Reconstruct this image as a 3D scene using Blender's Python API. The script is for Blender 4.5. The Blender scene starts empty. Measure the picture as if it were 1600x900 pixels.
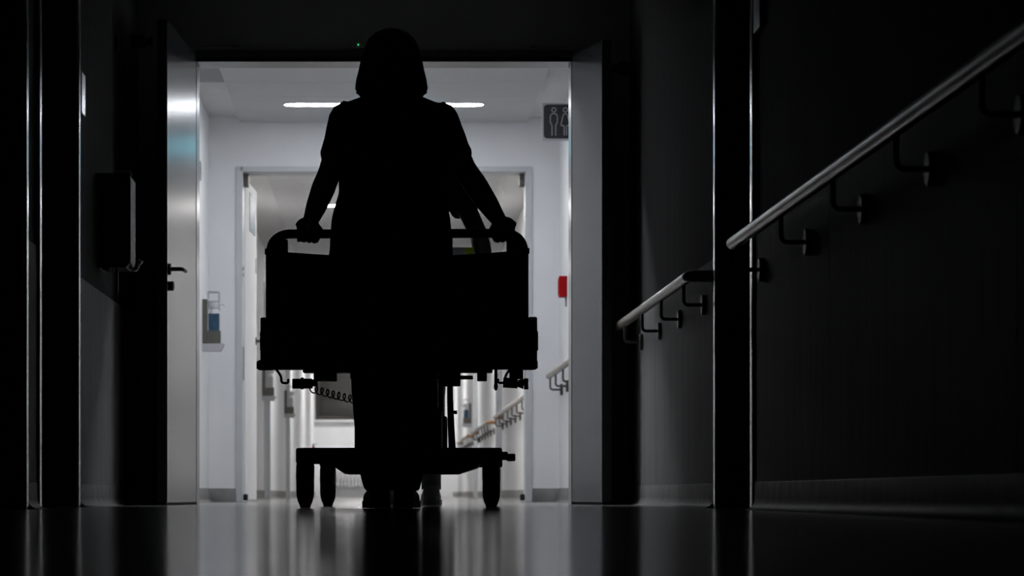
import bpy, bmesh, math, random
from mathutils import Vector, Matrix, noise
random.seed(7)
scene = bpy.context.scene
COL = scene.collection
PI = math.pi

# ------------------------------------------------------------------ camera
cam_d = bpy.data.cameras.new('camera'); cam = bpy.data.objects.new('camera', cam_d); COL.objects.link(cam)
cam.location = (0, 0, 0.05); cam.rotation_euler = (PI/2, 0, 0)
cam_d.sensor_fit = 'HORIZONTAL'; cam_d.sensor_width = 36; cam_d.lens = 110
cam_d.shift_x = 0.125; cam_d.shift_y = 0.20125
cam_d.clip_start = 0.02; cam_d.clip_end = 200
cam_d.dof.use_dof = True; cam_d.dof.focus_distance = 10.9; cam_d.dof.aperture_fstop = 9.0
scene.camera = cam
# ------------------------------------------------------------------ world and exposure
w = bpy.data.worlds.new('world'); scene.world = w; w.use_nodes = True
w.node_tree.nodes['Background'].inputs[0].default_value = (0, 0, 0, 1)
w.node_tree.nodes['Background'].inputs[1].default_value = 0.0
vs = scene.view_settings
vs.view_transform = 'Standard'; vs.look = 'None'; vs.gamma = 1.0; vs.exposure = 0.0
vs.use_curve_mapping = False
LAMP = 29.0           # emission strength of the ceiling light lines
LAMP_ADDED = 125.0  # strength of the lobby lamp added out of sight behind the header
LAMP_FAR = 95.0

# ------------------------------------------------------------------ materials
MATS = {}
def mat(name, col, rough=0.5, metal=0.0, spec=0.5, var=0.0, vscale=6.0, stretch=(1, 1, 1), bump=0.0, bscale=60.0,
        rvar=0.0, aniso=0.0, emit=None, estr=0.0, alpha=1.0, trans=0.0, coat=0.0):
    if name in MATS: return MATS[name]
    m = bpy.data.materials.new(name); m.use_nodes = True
    nt = m.node_tree; b = nt.nodes['Principled BSDF']
    b.inputs['Base Color'].default_value = (*col, 1); b.inputs['Roughness'].default_value = rough
    b.inputs['Metallic'].default_value = metal
    b.inputs['Specular IOR Level'].default_value = spec
    b.inputs['Anisotropic'].default_value = aniso
    b.inputs['Transmission Weight'].default_value = trans
    b.inputs['Coat Weight'].default_value = coat
    if emit:
        b.inputs['Emission Color'].default_value = (*emit, 1); b.inputs['Emission Strength'].default_value = estr
    if var or bump or rvar:
        tc = nt.nodes.new('ShaderNodeTexCoord'); mp = nt.nodes.new('ShaderNodeMapping')
        mp.inputs['Scale'].default_value = stretch
        nt.links.new(tc.outputs['Object'], mp.inputs['Vector'])
        n = nt.nodes.new('ShaderNodeTexNoise'); n.inputs['Scale'].default_value = vscale; n.inputs['Detail'].default_value = 5
        nt.links.new(mp.outputs[0], n.inputs['Vector'])
        if var:
            r = nt.nodes.new('ShaderNodeValToRGB')
            r.color_ramp.elements[0].position = 0.3; r.color_ramp.elements[1].position = 0.7
            r.color_ramp.elements[0].color = (*[max(0, c*(1-var)) for c in col], 1)
            r.color_ramp.elements[1].color = (*[min(1, c*(1+var)) for c in col], 1)
            nt.links.new(n.outputs[0], r.inputs[0]); nt.links.new(r.outputs[0], b.inputs['Base Color'])
        if rvar:
            mr = nt.nodes.new('ShaderNodeMapRange'); mr.inputs[3].default_value = max(0, rough-rvar); mr.inputs[4].default_value = rough+rvar
            nt.links.new(n.outputs[0], mr.inputs[0]); nt.links.new(mr.outputs[0], b.inputs['Roughness'])
        if bump:
            n2 = nt.nodes.new('ShaderNodeTexNoise'); n2.inputs['Scale'].default_value = bscale; n2.inputs['Detail'].default_value = 3
            nt.links.new(mp.outputs[0], n2.inputs['Vector'])
            bp = nt.nodes.new('ShaderNodeBump'); bp.inputs['Strength'].default_value = bump; bp.inputs['Distance'].default_value = 0.002
            nt.links.new(n2.outputs[0], bp.inputs['Height']); nt.links.new(bp.outputs[0], b.inputs['Normal'])
    MATS[name] = m
    return m
M_floor = mat('linoleum_floor', (0.19, 0.184, 0.172), 0.12, spec=0.36, var=0.18, vscale=14, bump=0.04, bscale=7, rvar=0.03)
nt = M_floor.node_tree; _d = nt.nodes.new('ShaderNodeBsdfDiffuse'); _d.inputs[0].default_value = (0.19, 0.184, 0.172, 1)
_x = nt.nodes.new('ShaderNodeMixShader'); _x.inputs[0].default_value = 0.24          # worn matt film on the polish
nt.links.new(nt.nodes['Principled BSDF'].outputs[0], _x.inputs[1]); nt.links.new(_d.outputs[0], _x.inputs[2])
nt.links.new(_x.outputs[0], nt.nodes['Material Output'].inputs['Surface'])
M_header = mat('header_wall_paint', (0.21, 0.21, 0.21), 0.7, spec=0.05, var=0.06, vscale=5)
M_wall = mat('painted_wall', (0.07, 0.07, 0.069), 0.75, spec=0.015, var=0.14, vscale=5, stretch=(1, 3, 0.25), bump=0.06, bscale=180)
M_panel = mat('wall_panel', (0.27, 0.27, 0.265), 0.65, spec=0.05, var=0.16, vscale=5, stretch=(1, 4, 0.3), rvar=0.08)
M_white = mat('white_wall', (0.84, 0.845, 0.86), 0.6, spec=0.3, var=0.02, vscale=3, bump=0.05, bscale=180)
M_ceil = mat('ceiling_paint', (0.70, 0.70, 0.70), 0.7, spec=0.2, var=0.02, vscale=3)
M_cpanel = mat('ceiling_metal', (0.52, 0.52, 0.53), 0.5, spec=0.3, var=0.02, vscale=3)
M_base = mat('vinyl_skirting', (0.25, 0.25, 0.243), 0.5, spec=0.012, var=0.25, vscale=8, stretch=(1, 2, 1), rvar=0.08)
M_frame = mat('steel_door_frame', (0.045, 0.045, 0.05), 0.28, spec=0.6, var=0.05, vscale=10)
M_trimsteel = mat('brushed_steel_edge', (0.62, 0.63, 0.65), 0.22, metal=1.0, var=0.05, vscale=20, stretch=(1, 1, 0.05))
M_wframe = mat('pale_door_frame', (0.58, 0.595, 0.62), 0.4, var=0.02, vscale=6)
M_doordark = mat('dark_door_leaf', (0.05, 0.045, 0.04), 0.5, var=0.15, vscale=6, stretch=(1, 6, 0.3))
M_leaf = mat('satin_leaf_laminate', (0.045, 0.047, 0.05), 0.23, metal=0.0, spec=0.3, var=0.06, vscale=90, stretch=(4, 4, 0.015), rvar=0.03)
M_leafedge = mat('leaf_edge', (0.02, 0.02, 0.021), 0.5, var=0.05)
M_black = mat('black_plastic', (0.012, 0.012, 0.013), 0.5, spec=0.3, var=0.1, vscale=20)
M_rubber = mat('black_rubber', (0.01, 0.01, 0.01), 0.75, spec=0.2, var=0.1, vscale=20)
M_steel = mat('satin_steel', (0.5, 0.5, 0.52), 0.28, metal=1.0, var=0.05, vscale=30)
M_dsteel = mat('dull_grey_steel', (0.13, 0.125, 0.11), 0.5, metal=0.4, var=0.08, vscale=20)
M_rail = mat('cream_handrail', (0.36, 0.32, 0.28), 0.25, spec=0.22, var=0.05, vscale=12)
M_wood = mat('brown_wood_cap', (0.28, 0.15, 0.08), 0.4, var=0.15, vscale=20)
M_brk = mat('handrail_bracket', (0.10, 0.095, 0.09), 0.42, metal=0.6, var=0.05, vscale=20)
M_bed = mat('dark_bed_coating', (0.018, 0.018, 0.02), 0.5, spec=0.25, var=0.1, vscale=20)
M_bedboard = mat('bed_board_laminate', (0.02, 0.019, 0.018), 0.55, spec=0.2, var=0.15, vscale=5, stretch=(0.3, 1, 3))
M_sheet = mat('white_bedding', (0.72, 0.73, 0.75), 0.85, spec=0.1, var=0.03, vscale=10, bump=0.2, bscale=90)
def translucent(name, col, mixf=0.85):
    m = mat(name, col, 0.7, spec=0.1, var=0.04, vscale=20); nt = m.node_tree; b = nt.nodes['Principled BSDF']
    t = nt.nodes.new('ShaderNodeBsdfTranslucent'); t.inputs[0].default_value = (*col, 1)
    x = nt.nodes.new('ShaderNodeMixShader'); x.inputs[0].default_value = mixf
    nt.links.new(b.outputs[0], x.inputs[1]); nt.links.new(t.outputs[0], x.inputs[2])
    nt.links.new(x.outputs[0], nt.nodes['Material Output'].inputs['Surface']); return m
M_paper = translucent('white_paper', (0.85, 0.86, 0.88)); M_limepaper = translucent('lime_paper', (0.50, 0.80, 0.03))
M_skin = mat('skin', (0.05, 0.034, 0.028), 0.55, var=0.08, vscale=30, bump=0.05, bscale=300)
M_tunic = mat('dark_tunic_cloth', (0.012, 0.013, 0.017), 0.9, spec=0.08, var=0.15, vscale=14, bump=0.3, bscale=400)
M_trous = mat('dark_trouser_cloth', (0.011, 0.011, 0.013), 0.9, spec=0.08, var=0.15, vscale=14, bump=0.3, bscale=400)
M_hair = mat('dark_hair', (0.014, 0.011, 0.009), 0.55, spec=0.3, var=0.25, vscale=40, stretch=(3, 3, 0.2))
M_shoeblack = mat('black_shoe', (0.012, 0.012, 0.012), 0.6, spec=0.2, var=0.1, vscale=30)
M_shoegrey = mat('grey_trainer', (0.20, 0.205, 0.21), 0.7, var=0.12, vscale=40, bump=0.2, bscale=200)
M_sock = mat('grey_sock', (0.12, 0.125, 0.13), 0.9, var=0.1, vscale=50)
M_blue = mat('blue_label', (0.014, 0.075, 0.145), 0.35, var=0.35, vscale=26)
M_bottle = mat('white_bottle', (0.72, 0.74, 0.76), 0.35, var=0.03)
M_red = mat('red_plastic', (0.42, 0.004, 0.006), 0.5, spec=0.1, var=0.06, vscale=20)
M_signdark = mat('sign_black', (0.012, 0.013, 0.018), 0.35, var=0.05)
M_signgrey = mat('sign_grey', (0.50, 0.51, 0.53), 0.4, var=0.03)
M_teal = mat('teal_sign', (0.055, 0.15, 0.21), 0.4, var=0.1, vscale=8)
M_window = mat('night_window_glass', (0.05, 0.047, 0.043), 0.25, var=0.06, vscale=2)
M_winframe = mat('window_frame_brown', (0.035, 0.032, 0.029), 0.5, var=0.06)
M_radiator = mat('radiator_white', (0.62, 0.62, 0.63), 0.45, var=0.03)
M_led = mat('green_led', (0.0, 0.2, 0.05), 0.4, emit=(0.05, 1.0, 0.25), estr=1.6)
M_lamp = mat('lamp_diffuser', (0.9, 0.9, 0.9), 0.5, emit=(0.90, 0.94, 1.0), estr=LAMP)
M_lampadded = mat('lamp_diffuser_added', (0.9, 0.9, 0.9), 0.5, emit=(0.90, 0.94, 1.0), estr=LAMP_ADDED)
M_lampfar = mat('lamp_diffuser_far', (0.9, 0.9, 0.9), 0.5, emit=(1.0, 0.985, 0.97), estr=LAMP_FAR)

# ------------------------------------------------------------------ mesh helpers
def box(bm, x0, x1, y0, y1, z0, z1):
    v = [bm.verts.new(p) for p in ((x0,y0,z0),(x1,y0,z0),(x1,y1,z0),(x0,y1,z0),(x0,y0,z1),(x1,y0,z1),(x1,y1,z1),(x0,y1,z1))]
    for f in ((0,3,2,1),(4,5,6,7),(0,1,5,4),(1,2,6,5),(2,3,7,6),(3,0,4,7)): bm.faces.new([v[i] for i in f])
def rbox(bm, x0, x1, y0, y1, z0, z1, r=0.004, seg=2):
    b = bmesh.new(); box(b, x0, x1, y0, y1, z0, z1)
    bmesh.ops.bevel(b, geom=b.edges[:], offset=r, segments=seg, profile=0.5, affect='EDGES')
    me = bpy.data.meshes.new('t'); b.to_mesh(me); b.free(); bm.from_mesh(me); bpy.data.meshes.remove(me)
def frame_at(t, up=Vector((0, 0, 1))):
    t = t.normalized()
    if abs(t.dot(up)) > 0.95: up = Vector((0, 1, 0))
    a = t.cross(up).normalized(); return a, a.cross(t).normalized()
def tube(bm, pts, rad, n=12, closed=False, cap=True, hint=None):
    """rad: float, list of floats or list of (ra, rb); rings follow the path"""
    pts = [Vector(p) for p in pts]; N = len(pts)
    if not isinstance(rad, (list, tuple)): rad = [rad]*N
    rings = []; a0 = None
    for i, p in enumerate(pts):
        t = (pts[min(i+1, N-1)] - pts[max(i-1, 0)])
        if t.length < 1e-9: t = Vector((0, 0, 1))
        t.normalize()
        if a0 is None: a, b = frame_at(t, hint or Vector((0, 0, 1)))
        else:
            a = (a0 - t*a0.dot(t)).normalized(); b = a.cross(t).normalized()
        a0 = a
        r = rad[i]; ra, rb = r if isinstance(r, (list, tuple)) else (r, r)
        rings.append([bm.verts.new(p + a*(ra*math.cos(2*PI*k/n)) + b*(rb*math.sin(2*PI*k/n))) for k in range(n)])
    for i in range(N-1):
        for k in range(n):
            bm.faces.new((rings[i][k], rings[i][(k+1) % n], rings[i+1][(k+1) % n], rings[i+1][k]))
    if cap:
        bm.faces.new(rings[0][::-1]); bm.faces.new(rings[-1])
def loft(bm, rings, cap=True):
    """rings of (cx, cy, z, rx, ry[, power]) stacked along z"""
    n = 24; R = []
    for r in rings:
        cx, cy, z, rx, ry = r[:5]; pw = r[5] if len(r) > 5 else 1.0
        row = []
        for k in range(n):
            c, s = math.cos(2*PI*k/n), math.sin(2*PI*k/n)
            row.append(bm.verts.new((cx+rx*math.copysign(abs(c)**pw, c), cy+ry*math.copysign(abs(s)**pw, s), z)))
        R.append(row)
    for i in range(len(R)-1):
        for k in range(n): bm.faces.new((R[i][k], R[i][(k+1) % n], R[i+1][(k+1) % n], R[i+1][k]))
    if cap: bm.faces.new(R[0][::-1]); bm.faces.new(R[-1])
def ball(bm, c, r, seg=16):
    r = r if isinstance(r, (list, tuple)) else (r, r, r)
    bmesh.ops.create_uvsphere(bm, u_segments=seg, v_segments=max(6, seg*2//3), radius=1.0,
                              matrix=Matrix.Translation(c) @ Matrix.Diagonal((*r, 1)))
def lathe(bm, prof, origin=(0, 0, 0), axis='z', n=20):
    R = []
    for r, h in prof:
        row = []
        for k in range(n):
            c, s = r*math.cos(2*PI*k/n), r*math.sin(2*PI*k/n)
            p = {'z': (c, s, h), 'x': (h, c, s), 'y': (s, h, c)}[axis]
            row.append(bm.verts.new(Vector(p)+Vector(origin)))
        R.append(row)
    for i in range(len(R)-1):
        for k in range(n): bm.faces.new((R[i][k], R[i][(k+1) % n], R[i+1][(k+1) % n], R[i+1][k]))
    bm.faces.new(R[0][::-1]); bm.faces.new(R[-1])
def prism(bm, poly, axis, a0, a1):
    """extrude a 2-D polygon; axis y: poly in xz, x: poly in yz, z: poly in xy"""
    def P(u, v, a): return {'y': (u, a, v), 'x': (a, u, v), 'z': (u, v, a)}[axis]
    A = [bm.verts.new(P(u, v, a0)) for u, v in poly]; B = [bm.verts.new(P(u, v, a1)) for u, v in poly]
    n = len(poly)
    for i in range(n): bm.faces.new((A[i], A[(i+1) % n], B[(i+1) % n], B[i]))
    bm.faces.new(A[::-1]); bm.faces.new(B)
def fillet(pts, r, n=6):
    """round the corners of a 3-D polyline"""
    pts = [Vector(p) for p in pts]; out = [pts[0]]
    for i in range(1, len(pts)-1):
        p = pts[i]; a = (pts[i-1]-p); b = (pts[i+1]-p); q = min(r, a.length*0.49, b.length*0.49)
        s, e = p + a.normalized()*q, p + b.normalized()*q
        for k in range(n+1):
            t = k/n; out.append(s*(1-t)**2 + p*2*t*(1-t) + e*t*t)
    out.append(pts[-1]); return out
def obj(name, bm, m, parent=None, smooth=False, loc=None):
    bmesh.ops.recalc_face_normals(bm, faces=bm.faces[:])
    me = bpy.data.meshes.new(name); bm.to_mesh(me); bm.free()
    if smooth:
        for p in me.polygons: p.use_smooth = True
        me.set_sharp_from_angle(angle=math.radians(42))
    me.materials.append(m)
    o = bpy.data.objects.new(name, me); COL.objects.link(o)
    if parent: o.parent = parent
    if loc: o.location = loc
    return o
def part(name, m, parent, fn, smooth=False):
    bm = bmesh.new(); fn(bm); return obj(name, bm, m, parent, smooth)
def bxo(name, m, parent, dims, r=0.0):
    bm = bmesh.new()
    rbox(bm, *dims, r) if r else box(bm, *dims)
    return obj(name, bm, m, parent, False)
def tag(o, label, cat=None, group=None, kind=None):
    o['label'] = label
    if cat: o['category'] = cat
    if group: o['group'] = group
    if kind: o['kind'] = kind
    return o
def thing(name, loc, label, cat, group=None, kind=None, rz=0):
    o = bpy.data.objects.new(name, None); COL.objects.link(o); o.empty_display_size = 0.1
    o.location = loc; o.rotation_euler = (0, 0, rz)
    return tag(o, label, cat, group, kind)

# ------------------------------------------------------------------ the setting
XW = 1.18            # half width of the dark hall
Y1 = 15.0            # double door between hall and lobby
XV = 1.15            # half width of the lobby
Y2 = 20.54           # second doorway
XC = 1.20            # half width of the far corridor
YE = 54.0            # its end
HZ = 2.6
tag(bxo('floor', M_floor, None, (-1.8, 1.8, -4, YE+0.4, -0.1, 0)), 'shiny grey linoleum floor running the whole length of the corridors', 'floor', kind='structure')
tag(bxo('ceiling', M_ceil, None, (-1.8, 1.8, -4, Y1+0.1, HZ, HZ+0.1)), 'flat ceiling of the unlit hall in the foreground', 'ceiling', kind='structure')

def wall_run(name, side, xw, y0, y1, openings, ztop, m, label, zdoor=2.12, th=0.30):
    """a wall along Y at x = side*xw with door recesses cut through"""
    bm = bmesh.new(); xa, xb = sorted((side*xw, side*(xw+th)))
    y = y0
    for a, b in sorted(openings):
        if a > y: box(bm, xa, xb, y, a, 0, ztop)
        box(bm, xa, xb, a, b, zdoor, ztop); y = b
    if y < y1: box(bm, xa, xb, y, y1, 0, ztop)
    return tag(obj(name, bm, m), label, 'wall', kind='structure')
R_OPEN = [(9.95, 11.05)]
L_OPEN = [(8.85, 10.23), (10.64, 11.99)]
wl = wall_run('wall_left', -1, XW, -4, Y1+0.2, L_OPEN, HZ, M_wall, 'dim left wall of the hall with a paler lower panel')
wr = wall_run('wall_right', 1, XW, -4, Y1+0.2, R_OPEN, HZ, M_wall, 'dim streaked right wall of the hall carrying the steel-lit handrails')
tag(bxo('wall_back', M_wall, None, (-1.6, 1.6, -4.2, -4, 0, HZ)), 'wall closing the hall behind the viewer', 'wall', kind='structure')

def gaps(openings, y0, y1):
    y = y0; out = []
    for a, b in sorted(openings):
        out.append((y, a)); y = b
    out.append((y, y1)); return out
def lower_panels(wall, side, openings):
    for a, b in gaps(openings, -4, Y1):
        e0 = 0.07 if a > -4 else 0; e1 = 0.07 if b < Y1 else 0
        y = a+e0
        while y < b-e1-0.05:                      # sheets about 2.4 m long with fine joints
            ye = min(y+2.45, b-e1)
            x0, x1 = sorted((side*(XW-0.006), side*(XW+0.002)))
            bxo('lower_panel', M_panel, wall, (x0, x1, y+0.001, ye-0.001, 0.086, 0.89), 0.002)
            y = ye
lower_panels(wl, -1, L_OPEN); lower_panels(wr, 1, R_OPEN)

def skirting(side, xw, y0, y1, label, name, m=M_base, h=0.088, r=0.035):
    """coved vinyl skirting along Y"""
    poly = [(xw+0.002, -0.001), (xw+0.002, h), (xw-0.007, h), (xw-0.009, h-0.003)]
    for k in range(9):
        t = PI/2*k/8
        poly.append((xw-0.009-r+r*math.cos(t), 0.001+r-r*math.sin(t)))
    poly.append((xw-0.012-r, -0.001))
    bm = bmesh.new(); prism(bm, [(side*u, v) for u, v in poly], 'y', y0, y1)
    return tag(obj(name, bm, m, None, True), label, 'baseboard', kind='structure')
for i, (a, b) in enumerate(gaps(R_OPEN, -4, Y1)):
    skirting(1, XW, a+(0.07 if i else 0), b-(0.07 if i == 0 else 0), ['coved skirting below the long foreground handrail on the right', 'coved skirting on the right between side door and double door'][i], 'baseboard_right')
for i, (a, b) in enumerate(gaps(L_OPEN, -4, Y1)):
    skirting(-1, XW, a+(0.07 if i else 0), b-(0.07 if i < 2 else 0), ['coved skirting on the left nearest the viewer', 'short coved skirting between the two dark doors on the left', 'coved skirting on the left below the wall dispenser'][i], 'baseboard_left')

def side_door(name, side, xw, a, b, label, fm, lm, ztop=2.12, rec=0.17, edge=None, handle=True):
    """recessed room door in a wall along Y: lining, rounded metal frame edge, leaf, handle"""
    t = thing(name, (side*xw, (a+b)/2, 0), label, 'door', kind='structure')
    hw = (b-a)/2
    def lining(bm):
        for s in (-1, 1):
            y0, y1 = sorted((s*(hw-0.03), s*(hw+0.001)))
            x0, x1 = sorted((side*0.004, side*(rec+0.05)))
            box(bm, x0, x1, y0, y1, 0.0, ztop)
        x0, x1 = sorted((side*0.004, side*(rec+0.05)))
        box(bm, x0, x1, -hw, hw, ztop-0.03, ztop)
    part('frame_lining', fm, t, lining)
    def arch(bm):
        x0, x1 = sorted((-side*0.014, side*0.004))
        for s in (-1, 1):
            y0, y1 = sorted((s*(hw-0.03), s*(hw+0.045)))
            rbox(bm, x0, x1, y0, y1, 0.0, ztop+0.045, 0.007, 3)
        rbox(bm, x0, x1, -hw, hw, ztop-0.03, ztop+0.045, 0.007, 3)
    part('frame_edge', edge or fm, t, arch, True)
    x0, x1 = sorted((side*rec, side*(rec+0.045)))
    leaf = bxo('leaf', lm, t, (x0, x1, -hw+0.032, hw-0.032, 0.008, ztop-0.034), 0.003)
    if handle:
        def hd(bm):
            y = hw-0.11; x = side*rec
            tube(bm, fillet([(x, y, 1.03), (x-side*0.055, y, 1.03), (x-side*0.055, y-0.12, 1.03)], 0.02), 0.009, 10)
            lathe(bm, [(0.026, -0.004), (0.026, 0.004), (0.018, 0.007)], (x, y, 1.03), 'x', 16)
        part('handle', M_steel, t, hd, True)
    return t
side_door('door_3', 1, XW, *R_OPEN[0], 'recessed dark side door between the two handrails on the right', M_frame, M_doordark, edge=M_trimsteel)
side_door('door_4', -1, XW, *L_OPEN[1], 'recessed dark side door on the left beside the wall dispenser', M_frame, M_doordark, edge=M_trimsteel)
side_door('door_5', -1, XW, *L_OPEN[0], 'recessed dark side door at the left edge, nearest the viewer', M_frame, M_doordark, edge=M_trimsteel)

# the wall with the double door
HO = 0.897; ZL = 2.121
bm = bmesh.new()
box(bm, -XW-0.3, -HO-0.05, Y1, Y1+0.2, 0, HZ); box(bm, HO+0.05, XW+0.3, Y1, Y1+0.2, 0, HZ); box(bm, -HO-0.05, HO+0.05, Y1, Y1+0.2, ZL+0.05, HZ)
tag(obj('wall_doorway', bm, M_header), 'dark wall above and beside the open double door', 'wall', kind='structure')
fr = thing('trim_1', (0, Y1, 0), 'dark steel frame around the open double door', 'door frame', kind='structure')
for s in (-1, 1):
    x0, x1 = sorted((s*HO, s*(HO+0.055)))
    bxo('jamb', M_frame, fr, (x0, x1, -0.012, 0.212, 0, ZL+0.058), 0.003)
bxo('head_jamb', M_frame, fr, (-HO, HO, -0.012, 0.212, ZL, ZL+0.058), 0.003)
bxo('head_seal', M_rubber, fr, (-HO, HO, -0.022, -0.012, ZL, ZL+0.022), 0.002)
bxo('head_trim', M_dsteel, fr, (-HO, HO, -0.018, -0.012, ZL+0.024, ZL+0.028))

bxo('head_trim', M_dsteel, fr, (-HO, HO, -0.016, -0.012, ZL+0.055, ZL+0.058))
for s in (-1, 1):
    x0, x1 = sorted((s*0.70, s*0.885)); bxo('closer_arm', M_dsteel, fr, (x0, x1, -0.05, -0.03, ZL+0.064, ZL+0.071))
    x0, x1 = sorted((s*0.70, s*0.73)); bxo('closer_pivot', M_dsteel, fr, (x0, x1, -0.05, -0.005, ZL+0.06, ZL+0.075))
def leaf(name, hinge, free, label, s, handle):
    """leaf of the double door from the hinge to its free edge"""
    hx, hy = hinge; fx, fy = free
    d = Vector((fx-hx, fy-hy, 0)); wd = d.length; rz = math.atan2(d.y, d.x)
    t = thing(name, (hx, hy, 0), label, 'door', kind='structure', rz=rz)
    # local +x runs from hinge to free edge; the face towards the passage is at local y = 0
    o = 1 if s > 0 else -1                          # thickness goes away from the passage
    y0, y1 = sorted((0.002*o, 0.046*o))
    bxo('panel', M_leaf, t, (0.004, wd-0.004, y0, y1, 0.012, 2.149), 0.002)
    bxo('edge_strip', M_leafedge, t, (wd-0.004, wd, y0, y1, 0.012, 2.149))
    bxo('bottom_seal', M_rubber, t, (0.01, wd-0.01, *sorted((0.008*o, 0.04*o)), 0.002, 0.012))
    for z in (0.3, 1.05, 1.85):
        part('hinge', M_steel, t, lambda bm: lathe(bm, [(0.009, z-0.05), (0.009, z+0.05)], (-0.002, 0.054*o, 0)), True)
    for z0, z1 in ((1.62, 1.83), (0.95, 1.19)):
        bxo('lock_plate', M_black, t, (wd, wd+0.002, *sorted((0.014*o, 0.034*o)), z0, z1))
    if handle:
        for k, q in (('handle', -1), ('handle', 1)):
            yy = 0.002*o if q == -1 else 0.046*o; out = -o if q == -1 else o
            def hd(bm):
                tube(bm, fillet([(wd-0.065, yy, 1.05), (wd-0.065, yy+out*0.06, 1.05), (wd-0.19, yy+out*0.06, 1.05)], 0.02), [0.0095]*9, 12)
                lathe(bm, [(0.026, 0), (0.026, out*0.009)], (wd-0.065, yy, 1.05), 'y', 16)
            h = part(k, M_black, t, hd, True)
            part('lock_cylinder', M_black, h, lambda bm: lathe(bm, [(0.022, 0), (0.022, out*0.02), (0.012, out*0.024)], (wd-0.065, yy, 0.975), 'y', 16), True)
    return t
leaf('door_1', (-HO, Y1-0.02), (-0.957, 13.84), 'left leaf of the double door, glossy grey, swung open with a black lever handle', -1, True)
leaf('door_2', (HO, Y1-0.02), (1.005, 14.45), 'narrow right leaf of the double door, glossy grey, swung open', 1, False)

# ---- lobby behind the doors
tag(bxo('wall_left_lobby', M_white, None, (-XV-0.4, -XV, Y1+0.2, Y2, 0, 2.7)), 'bright white left wall of the lit lobby', 'wall', kind='structure')
tag(bxo('wall_right_lobby', M_white, None, (XV, XV+0.4, Y1+0.2, Y2, 0, 2.7)), 'bright white right wall of the lit lobby', 'wall', kind='structure')
cl = tag(bxo('ceiling_lobby', M_ceil, None, (-XV, XV, Y1+0.2, Y2, 2.525, 2.7)), 'white ceiling of the lit lobby with wide metal panels', 'ceiling', kind='structure')
for i in range(8):
    y0 = Y1+0.24+i*0.66
    bxo('ceiling_panel', M_cpanel, cl, (-0.945, 0.945, y0+0.002, min(y0+0.656, Y2-0.01), 2.488, 2.5245), 0.002)
bxo('ceiling_shade_panel', mat('ceiling_shade_grey', (0.26, 0.27, 0.29), 0.5, var=0.03), cl, (-XV+0.002, -0.95, Y1+0.25, 18.7, 2.512, 2.5245), 0.002)  # grey sheet stands in for shade on the left ceiling strip
for s in (-1, 1):
    skirting(s, XV, Y1+0.2, Y2, ['dark skirting along the left lobby wall', 'dark skirting along the right lobby wall'][s > 0], 'baseboard_left_lobby' if s < 0 else 'baseboard_right_lobby', r=0.02)
# wall with the second doorway
H2 = 0.94; Z2 = 2.17
bm = bmesh.new()
box(bm, -XC-0.3, -H2, Y2, Y2+0.25, 0, 2.7); box(bm, H2, XC+0.3, Y2, Y2+0.25, 0, 2.7); box(bm, -H2, H2, Y2, Y2+0.25, Z2, 2.7)
tag(obj('wall_lobby_end', bm, M_white), 'white wall around the second doorway at the end of the lobby', 'wall', kind='structure')
fr = thing('trim_2', (0, Y2, 0), 'pale grey frame of the second doorway behind the bed', 'door frame', kind='structure')
for s in (-1, 1):
    x0, x1 = sorted((s*(H2-0.012), s*(H2+0.032)))
    j = bxo('jamb', M_wframe, fr, (x0, x1, -0.012, 0.262, 0, Z2+0.03), 0.003)
    x0, x1 = sorted((s*(H2-0.012), s*(H2-0.045)))
    bxo('closer_box', M_dsteel, j, (x0, x1, 0.12, 0.24, Z2-0.085, Z2-0.005), 0.003)
    for z in (1.495, 1.535): bxo('strike_hole', M_black, j, (s*(H2-0.0125)-0.002, s*(H2-0.0125)+0.002, 0.05, 0.12, z-0.012, z+0.012))
    bxo('strike_plate', M_dsteel, j, (s*(H2-0.0125)-0.002, s*(H2-0.0125)+0.002, 0.05, 0.16, 0.8, 1.02))
    part('door_stop', M_black, j, lambda bm: lathe(bm, [(0.012, 0.008), (0.016, 0.014), (0.016, 0.044), (0.012, 0.05)], (s*(H2-0.027), 0.1, 0)), True)
bxo('head_jamb', M_wframe, fr, (-H2, H2, -0.012, 0.262, Z2-0.004, Z2+0.03), 0.003)
for s in (-1, 1):
    x0, x1 = sorted((s*(H2+0.035), s*XV))
    bm = bmesh.new(); rbox(bm, x0, x1, Y2-0.011, Y2+0.001, 0, 0.088, 0.003)
    tag(obj('baseboard_lobby_end', bm, M_base, None, True), ['dark skirting left of the second doorway below the dispenser', 'dark skirting right of the second doorway'][s > 0], 'baseboard', kind='structure')
# leaf of the second doorway, swung into the far corridor
t = thing('door_6', (-H2+0.014, Y2+0.27, 0), 'white door leaf standing open behind the second doorway, on the left', 'door', kind='structure', rz=math.radians(87.6))
bxo('panel', M_white, t, (0.0, 0.93, -0.002, 0.042, 0.012, 2.15), 0.002)
part('handle', M_dsteel, t, lambda bm: (tube(bm, fillet([(0.86, 0, 1.11), (0.86, -0.055, 1.11), (0.74, -0.055, 1.11)], 0.02), 0.011, 10), lathe(bm, [(0.026, 0), (0.026, -0.008)], (0.86, 0, 1.11), 'y', 16)), True)
bxo('notice', M_teal, t, (0.35, 0.80, -0.005, -0.002, 1.83, 2.09))
bxo('name_plate', M_signgrey, t, (0.84, 0.9, -0.006, -0.002, 1.58, 1.68))

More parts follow.
